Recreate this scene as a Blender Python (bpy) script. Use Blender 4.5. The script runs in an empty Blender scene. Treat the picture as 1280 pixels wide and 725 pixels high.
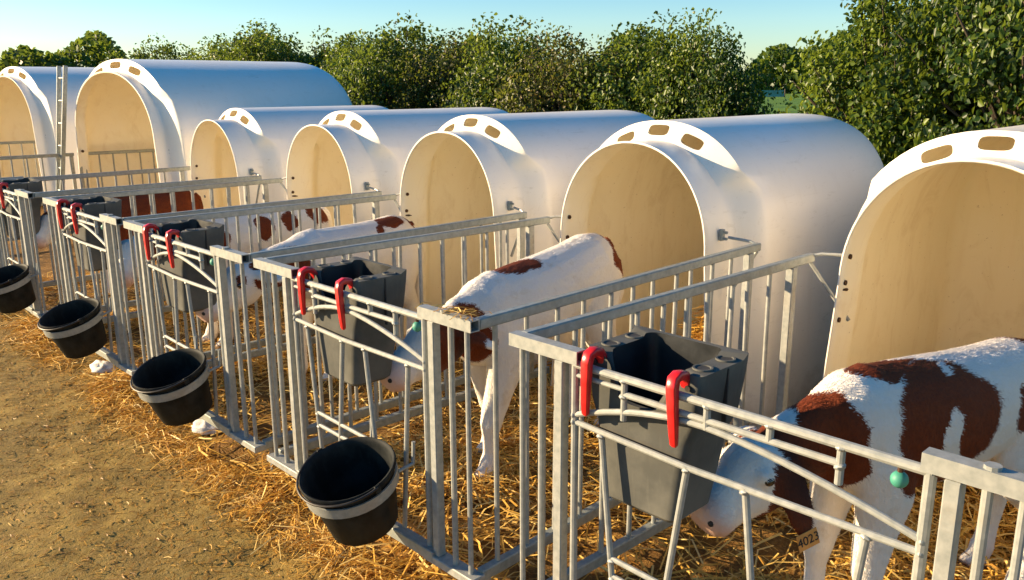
import bpy, bmesh, math, random
import numpy as np
from mathutils import Vector, Matrix

random.seed(7)
rng = np.random.default_rng(7)
scene = bpy.context.scene
COL = scene.collection

# ------------------------------------------------------------------ camera
CAM = Vector((-1.643, -1.675, 1.75))
YAW, PITCH, ROLL, FPX = 0.8019, -0.2366, -0.0042, 1051.4
Fv = Vector((math.cos(PITCH) * math.cos(YAW), math.cos(PITCH) * math.sin(YAW), math.sin(PITCH)))
Rv = Vector((math.sin(YAW), -math.cos(YAW), 0))
Uv = Rv.cross(Fv)
R2 = Rv * math.cos(ROLL) + Uv * math.sin(ROLL)
U2 = Uv * math.cos(ROLL) - Rv * math.sin(ROLL)
cam_data = bpy.data.cameras.new('camera')
cam = bpy.data.objects.new('camera', cam_data)
COL.objects.link(cam)
cam.matrix_world = Matrix(((R2.x, U2.x, -Fv.x, CAM.x), (R2.y, U2.y, -Fv.y, CAM.y),
                           (R2.z, U2.z, -Fv.z, CAM.z), (0, 0, 0, 1)))
cam_data.sensor_width = 36
cam_data.lens = 36 * FPX / 1280
cam_data.clip_start = 0.05
cam_data.clip_end = 3000
scene.camera = cam

# ------------------------------------------------------------------ sky, sun, exposure
SUN_AZ = math.radians(-38)       # from +Y, clockwise
SUN_EL = math.radians(16)
world = bpy.data.worlds.new('World')
scene.world = world
world.use_nodes = True
wn = world.node_tree.nodes
wl = world.node_tree.links
bg = wn['Background']
sky = wn.new('ShaderNodeTexSky')
sky.sky_type = 'NISHITA'
sky.sun_disc = False
sky.sun_elevation = SUN_EL
sky.sun_rotation = SUN_AZ
sky.dust_density = .3
sky.ozone_density = 3.0
scene.cycles.diffuse_bounces = 8
hs = wn.new('ShaderNodeHueSaturation')
hs.inputs['Saturation'].default_value = 1.35
wl.new(sky.outputs[0], hs.inputs['Color'])
wl.new(hs.outputs[0], bg.inputs[0])
bg.inputs[1].default_value = 0.08
sd = bpy.data.lights.new('sun', 'SUN')
sd.energy = 5.0
sd.angle = math.radians(0.5)
sd.color = (1.0, 0.76, 0.46)
so = bpy.data.objects.new('sun', sd)
COL.objects.link(so)
sun_dir = Vector((math.sin(SUN_AZ) * math.cos(SUN_EL), math.cos(SUN_AZ) * math.cos(SUN_EL), math.sin(SUN_EL)))
so.rotation_euler = sun_dir.to_track_quat('Z', 'Y').to_euler()
so.location = (-4, 6, 5)
scene.view_settings.view_transform = 'Standard'
scene.view_settings.look = 'None'
scene.view_settings.exposure = 1.38
scene.view_settings.gamma = 1.0

# ------------------------------------------------------------------ helpers
def link(o, parent=None):
    COL.objects.link(o)
    if parent is not None:
        o.parent = parent
    return o

def thing(name, label, cat, loc=(0, 0, 0), rz=0.0, group=None):
    o = bpy.data.objects.new(name, None)
    o.empty_display_size = 0.1
    link(o)
    o.location = loc
    o.rotation_euler = (0, 0, rz)
    return tag(o, label, cat, group)

def tag(o, label=None, cat=None, group=None, kind=None):
    if label: o['label'] = label
    if cat: o['category'] = cat
    if group: o['group'] = group
    if kind: o['kind'] = kind
    return o

class MB:
    """collects vertices and faces of one mesh"""
    def __init__(s):
        s.v = []; s.f = []
    def add(s, vs, fs):
        n = len(s.v)
        s.v += [tuple(v) for v in vs]
        s.f += [tuple(i + n for i in f) for f in fs]
        return s
    def box(s, lo, hi, ch=0.0, M=None):
        lo = Vector(lo); hi = Vector(hi)
        c = (lo + hi) / 2; h = (hi - lo) / 2
        if ch <= 0:
            vs = [(sx * h.x, sy * h.y, sz * h.z) for sx in (-1, 1) for sy in (-1, 1) for sz in (-1, 1)]
            fs = [(0, 1, 3, 2), (4, 6, 7, 5), (0, 4, 5, 1), (2, 3, 7, 6), (0, 2, 6, 4), (1, 5, 7, 3)]
        else:
            vs = []; idx = {}
            for sx in (-1, 1):
                for sy in (-1, 1):
                    for sz in (-1, 1):
                        for ax in range(3):
                            p = [sx * (h.x - ch), sy * (h.y - ch), sz * (h.z - ch)]
                            p[ax] = (sx, sy, sz)[ax] * h[ax]
                            idx[(sx, sy, sz, ax)] = len(vs); vs.append(tuple(p))
            fs = []
            for ax in range(3):
                a, b = [k for k in range(3) if k != ax]
                for sg in (-1, 1):
                    q = []
                    for (u, w) in ((-1, -1), (1, -1), (1, 1), (-1, 1)):
                        k = [0, 0, 0]; k[ax] = sg; k[a] = u; k[b] = w
                        q.append(idx[(k[0], k[1], k[2], ax)])
                    fs.append(tuple(q))
            for ax in range(3):
                a, b = [k for k in range(3) if k != ax]
                for u in (-1, 1):
                    for w in (-1, 1):
                        q = []
                        for sg, fax in ((-1, a), (1, a), (1, b), (-1, b)):
                            k = [0, 0, 0]; k[ax] = sg; k[a] = u; k[b] = w
                            q.append(idx[(k[0], k[1], k[2], fax)])
                        fs.append(tuple(q))
            for sx in (-1, 1):
                for sy in (-1, 1):
                    for sz in (-1, 1):
                        fs.append(tuple(idx[(sx, sy, sz, ax)] for ax in range(3)))
        vs = [Vector(v) for v in vs]
        if M is not None:
            vs = [M @ (v) for v in vs]
            s.add([v for v in vs], fs)
        else:
            s.add([v + c for v in vs], fs)
        return s
    def beam(s, p, q, w, h, ch=0.002, up=(0, 0, 1)):
        """rectangular bar from p to q; w across, h along up"""
        p = Vector(p); q = Vector(q)
        d = q - p; L = d.length; x = d.normalized()
        upv = Vector(up)
        y = upv.cross(x)
        if y.length < 1e-4:
            y = Vector((0, 1, 0)).cross(x)
        y.normalize(); z = x.cross(y)
        c = (p + q) / 2
        M = Matrix(((x.x, y.x, z.x, c.x), (x.y, y.y, z.y, c.y), (x.z, y.z, z.z, c.z), (0, 0, 0, 1)))
        return s.box((-L / 2, -w / 2, -h / 2), (L / 2, w / 2, h / 2), ch, M)
    def tube(s, path, r, n=10, cap=True, closed=False):
        path = [Vector(p) for p in path]
        m = len(path)
        rr = r if hasattr(r, '__len__') else [r] * m
        ref = None
        rings = []
        for i, p in enumerate(path):
            if closed:
                t = path[(i + 1) % m] - path[i - 1]
            else:
                t = path[min(i + 1, m - 1)] - path[max(i - 1, 0)]
            t.normalize()
            if ref is None:
                ref = t.orthogonal().normalized()
            ref = (ref - t * ref.dot(t)).normalized()
            b = t.cross(ref)
            rings.append([p + (ref * math.cos(2 * math.pi * k / n) + b * math.sin(2 * math.pi * k / n)) * rr[i] for k in range(n)])
        vs = [v for ring in rings for v in ring]
        fs = []
        for i in range(m if closed else m - 1):
            j = (i + 1) % m
            for k in range(n):
                fs.append((i * n + k, i * n + (k + 1) % n, j * n + (k + 1) % n, j * n + k))
        if cap and not closed:
            fs.append(tuple(reversed(range(n))))
            fs.append(tuple((m - 1) * n + k for k in range(n)))
        return s.add(vs, fs)
    def rings(s, rings, cap0=False, cap1=False, closed=True):
        n = len(rings[0]); vs = [v for r in rings for v in r]; fs = []
        for i in range(len(rings) - 1):
            for k in range(n if closed else n - 1):
                fs.append((i * n + k, i * n + (k + 1) % n, (i + 1) * n + (k + 1) % n, (i + 1) * n + k))
        if cap0: fs.append(tuple(reversed(range(n))))
        if cap1: fs.append(tuple((len(rings) - 1) * n + k for k in range(n)))
        return s.add(vs, fs)
    def sphere(s, c, r, nu=12, nv=8):
        c = Vector(c); r = Vector(r) if hasattr(r, '__len__') else Vector((r, r, r))
        rs = []
        for j in range(1, nv):
            a = math.pi * j / nv
            rs.append([c + Vector((r.x * math.sin(a) * math.cos(2 * math.pi * k / nu), r.y * math.sin(a) * math.sin(2 * math.pi * k / nu), r.z * math.cos(a))) for k in range(nu)])
        n0 = len(s.v)
        s.rings(rs)
        top = len(s.v); s.v.append(tuple(c + Vector((0, 0, r.z)))); bot = len(s.v); s.v.append(tuple(c - Vector((0, 0, r.z))))
        for k in range(nu):
            s.f.append((n0 + (k + 1) % nu, n0 + k, top))
            e = n0 + (nv - 2) * nu
            s.f.append((e + k, e + (k + 1) % nu, bot))
        return s
    def mesh(s, name, mat, smooth=True, angle=35):
        me = bpy.data.meshes.new(name)
        me.from_pydata(s.v, [], s.f)
        bm = bmesh.new(); bm.from_mesh(me)
        bmesh.ops.recalc_face_normals(bm, faces=bm.faces)
        if smooth:
            lim = math.radians(angle)
            for f in bm.faces: f.smooth = True
            for e in bm.edges:
                e.smooth = not (len(e.link_faces) != 2 or e.calc_face_angle(0) > lim)
        bm.to_mesh(me); bm.free()
        me.materials.append(mat)
        return me
    def build(s, name, mat, parent=None, smooth=True, angle=35):
        me = s.mesh(name, mat, smooth, angle)
        return link(bpy.data.objects.new(name, me), parent)

def np_mesh(name, verts, faces, mat, smooth=False):
    """fast quad mesh from numpy arrays"""
    me = bpy.data.meshes.new(name)
    nv = len(verts); nf = len(faces); k = faces.shape[1]
    me.vertices.add(nv); me.vertices.foreach_set('co', np.ascontiguousarray(verts, dtype=np.float32).ravel())
    me.loops.add(nf * k); me.loops.foreach_set('vertex_index', np.ascontiguousarray(faces, dtype=np.int32).ravel())
    me.polygons.add(nf); me.polygons.foreach_set('loop_start', np.arange(0, nf * k, k, dtype=np.int32))
    me.update(calc_edges=True)
    if smooth:
        me.polygons.foreach_set('use_smooth', np.ones(nf, dtype=bool))
    me.materials.append(mat)
    return me

def face_attr(me, name, vals):
    a = me.attributes.new(name, 'FLOAT', 'FACE')
    a.data.foreach_set('value', np.ascontiguousarray(vals, dtype=np.float32))

def point_attr(me, name, vals):
    a = me.attributes.new(name, 'FLOAT', 'POINT')
    a.data.foreach_set('value', np.ascontiguousarray(vals, dtype=np.float32))

# ------------------------------------------------------------------ materials
class NT:
    def __init__(s, name):
        s.m = bpy.data.materials.new(name); s.m.use_nodes = True
        s.n = s.m.node_tree.nodes; s.l = s.m.node_tree.links
        s.p = s.n['Principled BSDF']; s.out = s.n['Material Output']
    def new(s, t, **kw):
        n = s.n.new(t)
        for k, v in kw.items(): setattr(n, k, v)
        return n
    def set(s, node, name, v):
        if hasattr(v, 'is_linked') or isinstance(v, bpy.types.NodeSocket):
            s.l.new(v, node.inputs[name])
        else:
            node.inputs[name].default_value = v
    def coord(s, which='Object', scale=None):
        c = s.new('ShaderNodeTexCoord').outputs[which]
        if scale is not None:
            mp = s.new('ShaderNodeMapping'); s.l.new(c, mp.inputs[0])
            mp.inputs['Scale'].default_value = scale
            c = mp.outputs[0]
        return c
    def noise(s, vec, scale, detail=4, rough=0.55, dist=0.0):
        n = s.new('ShaderNodeTexNoise')
        if vec is not None: s.l.new(vec, n.inputs['Vector'])
        n.inputs['Scale'].default_value = scale; n.inputs['Detail'].default_value = detail
        n.inputs['Roughness'].default_value = rough; n.inputs['Distortion'].default_value = dist
        return n.outputs['Fac']
    def ramp(s, fac, stops, interp='LINEAR'):
        r = s.new('ShaderNodeValToRGB'); r.color_ramp.interpolation = interp
        while len(r.color_ramp.elements) < len(stops): r.color_ramp.elements.new(0.5)
        for e, (p, c) in zip(r.color_ramp.elements, stops):
            e.position = p
            e.color = (*c, 1) if hasattr(c, '__len__') else (c, c, c, 1)
        s.l.new(fac, r.inputs[0])
        return r.outputs[0]
    def mix(s, fac, a, b, blend='MIX'):
        m = s.new('ShaderNodeMix', data_type='RGBA', blend_type=blend)
        for sock, v in ((m.inputs[0], fac), (m.inputs[6], a), (m.inputs[7], b)):
            if isinstance(v, bpy.types.NodeSocket): s.l.new(v, sock)
            elif hasattr(v, '__len__'): sock.default_value = (*v, 1) if len(v) == 3 else v
            else: sock.default_value = v
        return m.outputs[2]
    def math(s, op, a, b=0.0, clamp=False):
        m = s.new('ShaderNodeMath', operation=op); m.use_clamp = clamp
        for sock, v in ((m.inputs[0], a), (m.inputs[1], b)):
            if isinstance(v, bpy.types.NodeSocket): s.l.new(v, sock)
            else: sock.default_value = v
        return m.outputs[0]
    def attr(s, name):
        a = s.new('ShaderNodeAttribute'); a.attribute_name = name
        return a
    def rnd(s):
        return s.new('ShaderNodeObjectInfo').outputs['Random']
    def bump(s, h, strength=0.3, dist=0.01):
        b = s.new('ShaderNodeBump'); b.inputs['Strength'].default_value = strength; b.inputs['Distance'].default_value = dist
        s.l.new(h, b.inputs['Height']); s.l.new(b.outputs[0], s.p.inputs['Normal'])
        return b.outputs[0]
    def base(s, c, rough=0.5, metal=0.0, spec=None):
        s.set(s.p, 'Base Color', (*c, 1) if not isinstance(c, bpy.types.NodeSocket) else c)
        s.set(s.p, 'Roughness', rough); s.set(s.p, 'Metallic', metal)
        if spec is not None: s.p.inputs['Specular IOR Level'].default_value = spec
        return s

def mat_galv():
    t = NT('galvanised_steel'); c = t.coord()
    n1 = t.noise(c, 45, 3); n2 = t.noise(c, 6, 5, .65)
    col = t.ramp(n1, [(.3, (.26, .275, .26)), (.7, (.37, .375, .35))])
    dirt = t.ramp(n2, [(.55, 0.0), (.75, .6)])
    col = t.mix(dirt, col, (.30, .25, .18))
    t.base(col, t.ramp(n2, [(.3, .38), (.7, .6)]), .2, .3)
    t.bump(n1, .06, .002)
    return t.m

def mat_worn_galv():
    t = NT('weathered_galvanised_steel'); c = t.coord()
    n1 = t.noise(c, 40, 4); n2 = t.noise(t.coord('Object', (.35, 1, 1)), 12, 6, .7)
    col = t.ramp(n1, [(.3, (.21, .235, .225)), (.7, (.31, .335, .315))])
    dirt = t.ramp(n2, [(.5, 0.0), (.72, .6)])
    col = t.mix(dirt, col, (.30, .26, .19))
    t.base(col, t.ramp(n2, [(.3, .38), (.7, .6)]), .22, .35)
    t.bump(n2, .1, .002)
    return t.m

def mat_hutch():
    t = NT('cream_fibreglass'); c = t.coord()
    n1 = t.noise(c, 2.2, 5, .6); n2 = t.noise(t.coord('Object', (1, 1, .10)), 16, 4, .6); n3 = t.noise(c, 70, 2)
    col = t.mix(t.ramp(n1, [(.35, 0.0), (.8, .5)]), (.85, .795, .70), (.80, .735, .62))
    col = t.mix(t.ramp(n2, [(.55, 0.0), (.8, .30)]), col, (.70, .62, .50))
    col = t.mix(t.ramp(n3, [(.72, 0.0), (.8, .25)]), col, (.35, .27, .18))
    zz = t.new('ShaderNodeSeparateXYZ'); t.l.new(c, zz.inputs[0])
    n4 = t.noise(c, 9, 6, .7)
    low = t.math('ADD', t.math('MULTIPLY', zz.outputs[2], -1.9), t.math('ADD', t.math('MULTIPLY', n4, 1.0), .12))
    col = t.mix(t.ramp(low, [(.10, 0.0), (.75, .75)]), col, (.33, .23, .12))
    n5 = t.noise(t.coord('Object', (.6, 3, 3)), 7, 6, .75, 1.5)
    col = t.mix(t.ramp(n5, [(.58, 0.0), (.74, .5)]), col, (.56, .50, .39))
    sc = t.noise(t.coord('Object', (2.5, 1, 14)), 9, 3, .6, .8)
    col = t.mix(t.ramp(sc, [(.69, 0.0), (.73, .35)]), col, (.46, .40, .32))
    t.base(col, t.ramp(n1, [(.3, .28), (.7, .42)]), 0.0, .45)
    t.bump(t.math('ADD', n1, t.math('MULTIPLY', t.noise(c, 5, 3), .5)), .12, .02)
    return t.m

def mat_hutch_inside():
    t = NT('raw_fibreglass_inside'); c = t.coord()
    n1 = t.noise(c, 2.6, 5, .6); n2 = t.noise(t.coord('Object', (1, 1, .10)), 12, 4, .6); n3 = t.noise(c, 60, 2)
    col = t.mix(t.ramp(n1, [(.35, 0.0), (.8, .6)]), (.97, .91, .74), (.95, .87, .67))
    col = t.mix(t.ramp(n2, [(.5, 0.0), (.8, .25)]), col, (.80, .69, .48))
    col = t.mix(t.ramp(n3, [(.70, 0.0), (.78, .5)]), col, (.22, .14, .07))
    n6 = t.noise(t.coord('Object', (1, 1, .45)), 4.5, 6, .72, 1.2)
    col = t.mix(t.ramp(n6, [(.52, 0.0), (.75, .38)]), col, (.62, .50, .30))
    t.base(col, .5, 0.0, .3)
    t.bump(n1, .05, .02)
    return t.m

def mat_plain(name, c, rough=.5, metal=0., var=.25, scale=12, bump=.1, dust=None, spec=None):
    t = NT(name); k = t.coord()
    n = t.noise(k, scale, 5, .6); n2 = t.noise(k, scale * 6, 3)
    dark = tuple(x * (1 - var) for x in c); lite = tuple(min(1, x * (1 + var)) for x in c)
    col = t.ramp(n, [(.3, dark), (.7, lite)])
    if dust:
        col = t.mix(t.ramp(n, [(.42, 0.0), (.72, dust[1])]), col, dust[0])
        sc = t.noise(t.coord('Object', (1, 1, .08)), 90, 2)
        col = t.mix(t.ramp(sc, [(.62, 0.0), (.75, .35 * dust[1])]), col, dust[0])
    t.base(col, t.ramp(n, [(.3, max(.05, rough - .1)), (.7, min(1, rough + .1))]), metal, spec)
    t.bump(n2, bump, .003)
    return t.m

def mat_straw():
    t = NT('straw'); a = t.attr('tint').outputs['Fac']
    col = t.ramp(a, [(0, (.19, .085, .014)), (.3, (.48, .245, .035)), (.65, (.74, .44, .08)), (1, (.90, .70, .28))])
    t.base(col, .5, 0, .35)
    tr = t.new('ShaderNodeBsdfTranslucent'); t.l.new(col, tr.inputs[0])
    mx = t.new('ShaderNodeMixShader'); mx.inputs[0].default_value = .22
    t.l.new(t.p.outputs[0], mx.inputs[1]); t.l.new(tr.outputs[0], mx.inputs[2]); t.l.new(mx.outputs[0], t.out.inputs[0])
    return t.m

def mat_leaf(name, cols):
    t = NT(name); a = t.attr('tint').outputs['Fac']
    col = t.ramp(a, cols)
    t.base(col, .42, 0, .4)
    tr = t.new('ShaderNodeBsdfTranslucent')
    t.l.new(t.mix(.5, col, (.30, .38, .04)), tr.inputs[0])
    mx = t.new('ShaderNodeMixShader'); mx.inputs[0].default_value = .4
    t.l.new(t.p.outputs[0], mx.inputs[1]); t.l.new(tr.outputs[0], mx.inputs[2]); t.l.new(mx.outputs[0], t.out.inputs[0])
    return t.m

def mat_yard():
    t = NT('packed_earth'); c = t.coord()
    big = t.noise(c, .9, 5, .6); mid = t.noise(c, 7, 6, .65); fine = t.noise(c, 55, 5, .7); grit = t.noise(c, 180, 3)
    col = t.ramp(mid, [(.3, (.14, .088, .018)), (.5, (.28, .178, .036)), (.72, (.40, .27, .066))])
    col = t.mix(t.ramp(big, [(.42, 0.0), (.62, .65)]), col, (.21, .142, .042))
    col = t.mix(t.ramp(fine, [(.52, 0.0), (.72, .7)]), col, (.40, .27, .105))
    col = t.mix(t.ramp(grit, [(.62, 0.0), (.75, .55)]), col, (.06, .042, .025))
    t.base(col, .85, 0, .25)
    h = t.math('ADD', t.math('MULTIPLY', fine, 1.0), t.math('MULTIPLY', grit, .5))
    t.bump(h, .55, .010)
    return t.m

def mat_bed():
    t = NT('trodden_straw'); c = t.coord()
    mid = t.noise(c, 9, 6, .65); fine = t.noise(c, 70, 4, .7)
    col = t.ramp(mid, [(.3, (.085, .042, .012)), (.6, (.25, .130, .032)), (.8, (.42, .23, .055))])
    col = t.mix(t.ramp(fine, [(.5, 0.0), (.7, .6)]), col, (.42, .26, .08))
    t.base(col, .9, 0, .2); t.bump(fine, .8, .02)
    return t.m

def mat_grass():
    t = NT('meadow_grass'); c = t.coord()
    a = t.noise(c, .08, 5, .6); b = t.noise(c, 3, 4, .7)
    col = t.ramp(a, [(.3, (.07, .15, .012)), (.7, (.16, .27, .025))])
    col = t.mix(t.ramp(b, [(.4, 0.0), (.7, .5)]), col, (.05, .10, .015))
    t.base(col, .8, 0, .2); t.bump(b, .6, .1)
    return t.m

def mat_coat(name='calf_coat', relief=.55):
    t = NT(name); c = t.coord()
    patch = t.attr('patch').outputs['Fac']; pink = t.attr('pink').outputs['Fac']; hoof = t.attr('hoof').outputs['Fac']
    dark = t.attr('dark').outputs['Fac']
    fur = t.noise(t.coord('Object', (1, 1, .35)), 150, 3, .6); n = t.noise(c, 26, 4, .6); big = t.noise(c, 7, 4)
    e = t.math('ADD', patch, t.math('MULTIPLY', t.math('SUBTRACT', n, .5), .16))
    e = t.math('ADD', e, t.math('MULTIPLY', t.math('SUBTRACT', fur, .5), .10))
    k = t.ramp(e, [(.475, 0.0), (.525, 1.0)])
    brown = t.mix(big, (.13, .022, .006), (.21, .045, .010))
    brown = t.mix(t.ramp(fur, [(.35, .5), (.6, 0.0)]), brown, (.07, .018, .008))
    brown = t.mix(dark, brown, (.045, .014, .009))
    white = t.mix(big, (.84, .79, .72), (.78, .715, .63))
    white = t.mix(t.ramp(fur, [(.3, .25), (.6, 0.0)]), white, (.68, .61, .52))
    dirt = t.ramp(t.noise(c, 11, 5, .7), [(.58, 0.0), (.78, .45)])
    white = t.mix(dirt, white, (.52, .37, .19))
    white = t.mix(pink, white, (.62, .36, .28))
    col = t.mix(k, white, brown)
    col = t.mix(hoof, col, (.16, .095, .05))
    t.base(col, .72, 0, .2)
    h = t.math('ADD', fur, t.math('MULTIPLY', n, .6))
    if relief: t.bump(h, relief, .009)
    return t.m

GALV = mat_galv(); WORN = mat_worn_galv(); HUTCH = mat_hutch(); INSIDE = mat_hutch_inside(); STRAW = mat_straw()
YARD = mat_yard(); BED = mat_bed(); GRASS = mat_grass(); COAT = mat_coat(); FUR = mat_coat('calf_hair', 0)
FEED = mat_plain('grey_plastic', (.085, .086, .078), .6, var=.15, scale=5, dust=((.19, .18, .15), .45), spec=.1)
RUBBER = mat_plain('black_rubber', (.010, .012, .013), .6, var=.3, scale=8, dust=((.06, .062, .055), .45), spec=.1)
INNER = mat_plain('shaded_trough_plastic', (.016, .018, .02), .4, spec=.3)  # darker copy of the feeder plastic; shade inside the trough put into the colour
RED = mat_plain('red_plastic', (.55, .012, .012), .35, var=.15, scale=20, bump=.03)
TEAL = mat_plain('turquoise_plastic', (.05, .26, .19), .55, var=.1, scale=30, bump=.03)
DARK = mat_plain('dark_steel', (.05, .045, .04), .5, .6)
HOLLOW = mat_plain('tube_inside', (.03, .028, .026), .8)
BOLT = mat_plain('rusty_bolt', (.07, .035, .02), .6, .5)
BARK = mat_plain('bark', (.09, .065, .045), .9, scale=20, bump=.6)
EYE = mat_plain('eye', (.008, .006, .005), .08, spec=.8, bump=0)
TAG = mat_plain('orange_tag', (.75, .30, .06), .5, bump=.02)
INK = mat_plain('black_ink', (.02, .015, .012), .7, bump=0)
TEAT = mat_plain('rubber_teat', (.55, .33, .16), .5)
LIME = mat_plain('white_lime', (.75, .72, .66), .9, bump=.5, scale=30)
POND = mat_plain('teal_sheet', (.05, .22, .22), .4, scale=2)
LEAF_A = mat_leaf('hedge_leaf', [(0, (.010, .026, .005)), (.45, (.034, .076, .009)), (1, (.21, .27, .023))])
LEAF_B = mat_leaf('russet_leaf', [(0, (.05, .03, .012)), (.5, (.08, .10, .018)), (1, (.24, .16, .04))])

# ------------------------------------------------------------------ ground
def sines(x, y, seed, n=14, f0=.6, f1=7):
    r = np.random.default_rng(seed); z = np.zeros_like(x)
    for i in range(n):
        f = f0 * (f1 / f0) ** (i / (n - 1)); a = r.uniform(0, 2 * np.pi)
        z += np.sin((x * np.cos(a) + y * np.sin(a)) * f * 2 * np.pi + r.uniform(0, 6.28)) / f ** .8
    return z / 6

def grid(name, xs, ys, zfun, mat):
    X, Y = np.meshgrid(xs, ys, indexing='ij'); Z = zfun(X, Y)
    v = np.stack([X, Y, Z], -1).reshape(-1, 3)
    nx, ny = len(xs), len(ys)
    i = np.arange(nx - 1)[:, None] * ny + np.arange(ny - 1)[None]
    f = np.stack([i, i + ny, i + ny + 1, i + 1], -1).reshape(-1, 4)
    return link(bpy.data.objects.new(name, np_mesh(name, v, f, mat, True)))

def yard_z(x, y):
    return .013 * sines(x, y, 3, 16, .6, 9) + .007 * sines(x, y, 8, 8, 2.5, 5)

def bed_z(x, y):
    edge = np.clip((x + .10 + .12 * np.sin(y * 4.1) + .07 * np.sin(y * 9.7)) / .35, 0, 1)
    mound = np.zeros_like(x)
    for mx, my, sx_, sy_, h in ((2.2, .70, .26, .22, .50), (2.25, 2.42, .25, .24, .34), (2.4, -.62, .35, .3, .22), (2.3, 3.8, .3, .3, .22)):
        mound += h * np.exp(-((x - mx) / sx_) ** 2 - ((y - my) / sy_) ** 2)
    return mound - .03 + edge * (.075 + .022 * sines(x, y, 5, 14, .8, 6))

meadow = grid('meadow', np.array([-900, -300, -60, 0, 60, 300, 900.]), np.array([-900, -300, -60, 0, 60, 300, 900.]), lambda x, y: x * 0 - .06, GRASS)
tag(meadow, kind='structure')
yard = grid('yard', np.concatenate([np.linspace(-14, -3, 12), np.linspace(-2.9, .6, 120), np.linspace(.8, 6.2, 8)]),
            np.concatenate([np.linspace(-10, -2.2, 8), np.linspace(-2, 8, 300), np.linspace(8.4, 24, 20)]), yard_z, YARD)
tag(yard, kind='structure')
bed = grid('straw_bed', np.linspace(-.5, 4.2, 110), np.linspace(-3.0, 12.4, 330), bed_z, BED)
tag(bed, kind='structure')

def straws(name, x, y, zf, L, W, tilt, mat, lift=0.0):
    n = len(x)
    a = rng.uniform(0, 2 * np.pi, n); el = rng.normal(0, tilt, n)
    d = np.stack([np.cos(a) * np.cos(el), np.sin(a) * np.cos(el), np.sin(el)], -1)
    side = np.stack([-np.sin(a), np.cos(a), rng.normal(0, .5, n)], -1)
    side /= np.linalg.norm(side, axis=1)[:, None]
    c = np.stack([x, y, zf + lift], -1)
    bend = side * (rng.normal(0, .10, n) * L)[:, None]
    bend[:, 2] += np.abs(rng.normal(0, .08, n)) * L
    p0 = c - d * (L / 2)[:, None]; p2 = c + d * (L / 2)[:, None]; p1 = c + bend
    low = zf - .012
    for p in (p0, p2):
        p[:, 2] = np.maximum(p[:, 2], low)
    w = side * (W / 2)[:, None]
    v = np.stack([p0 - w, p0 + w, p1 - w, p1 + w, p2 - w, p2 + w], 1).reshape(-1, 3)
    b = np.arange(n)[:, None] * 6
    f = np.concatenate([b + np.array([0, 1, 3, 2]), b + np.array([2, 3, 5, 4])], 1).reshape(-1, 4)
    me = np_mesh(name, v, f, mat)
    tint = np.clip(rng.beta(2.2, 1.6, n), 0, 1)
    face_attr(me, 'tint', np.repeat(tint, 2))
    return link(bpy.data.objects.new(name, me))

# long straws in the pens, denser where they are seen large
N1 = 105000
sx = rng.uniform(-.10, 2.8, N1); sy = -2.6 + 9.2 * rng.uniform(0, 1, N1) ** 1.35
keep = rng.uniform(0, 1, N1) < (bed_z(sx, sy) > .12) + np.clip(.30 + .8 * sines(sx, sy, 21, 12, .5, 3.2), .10, 1)
sx = sx[keep]; sy = sy[keep]; N1 = len(sx)
o = straws('bedding_straw', sx, sy, bed_z(sx, sy) + rng.uniform(0, .05, N1), rng.uniform(.07, .30, N1), rng.uniform(.0035, .0085, N1), .18, STRAW)
tag(o, 'golden loose straw bedding spread over the pen floors and hutch floors', 'straw', kind='stuff')
# straw that has spilled under the gates onto the yard
N2 = 8000
cy = rng.choice(np.array([1.65, 1.55, 3.1, 2.95, 4.5, .1, .2, .9, 2.4, -.6]), N2)
sy = cy + rng.normal(0, .28, N2); sx = -.05 - np.abs(rng.normal(0, .085, N2))
o = straws('spilled_straw', sx, sy, yard_z(sx, sy) + rng.uniform(0.004, .02, N2), rng.uniform(.03, .2, N2), rng.uniform(.0025, .005, N2), .10, STRAW)
tag(o, 'loose straw spilled in tufts under the gates onto the brown yard', 'straw', kind='stuff')
# tuft caught on the corner cap right of the white calf
N4 = 45
sx = rng.normal(0, .016, N4); sy = rng.normal(.27, .05, N4)
o = straws('caught_straw', sx, sy, np.full(N4, 1.062) + rng.uniform(0, .012, N4), rng.uniform(.03, .11, N4), rng.uniform(.002, .004, N4), .08, STRAW)
tag(o, 'tuft of straw caught on top of the second pen corner cap', 'straw', kind='stuff')
# chopped bits trodden into the yard
N3 = 36000
sx = -.05 - 3.0 * rng.uniform(0, 1, N3) ** 1.5; sy = -1.6 + 8.6 * rng.uniform(0, 1, N3) ** 1.2
o = straws('chopped_straw', sx, sy, yard_z(sx, sy) + .004, rng.uniform(.006, .04, N3) * np.clip(1.15 + sx * .3, .4, 1), rng.uniform(.0015, .0045, N3), .10, STRAW)
o.data.attributes['tint'].data.foreach_set('value', np.repeat(np.clip(rng.beta(1.3, 3.6, N3), 0, 1), 2).astype(np.float32))
tag(o, 'small chopped straw bits trodden into the brown yard', 'straw', kind='stuff')

# ------------------------------------------------------------------ hutches
def arch(a0, a1, zs, zt, N, e=1.0):
    """outline from the +y foot over the top to the -y foot"""
    pts = []
    nl = N // 4
    for i in range(nl):
        t = i / nl; z = zs * t
        pts.append((a0 + (a1 - a0) * (t ** .8), z))
    na = N - 2 * nl
    for i in range(na + 1):
        th = math.pi * i / na
        pts.append((a1 * math.copysign(abs(math.cos(th)) ** e, math.cos(th)), zs + (zt - zs) * math.sin(th) ** e))
    for i in range(nl - 1, -1, -1):
        t = i / nl; z = zs * t
        pts.append((-(a0 + (a1 - a0) * (t ** .8)), z))
    return pts

def sstep(t):
    t = min(1, max(0, t)); return t * t * (3 - 2 * t)

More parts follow.
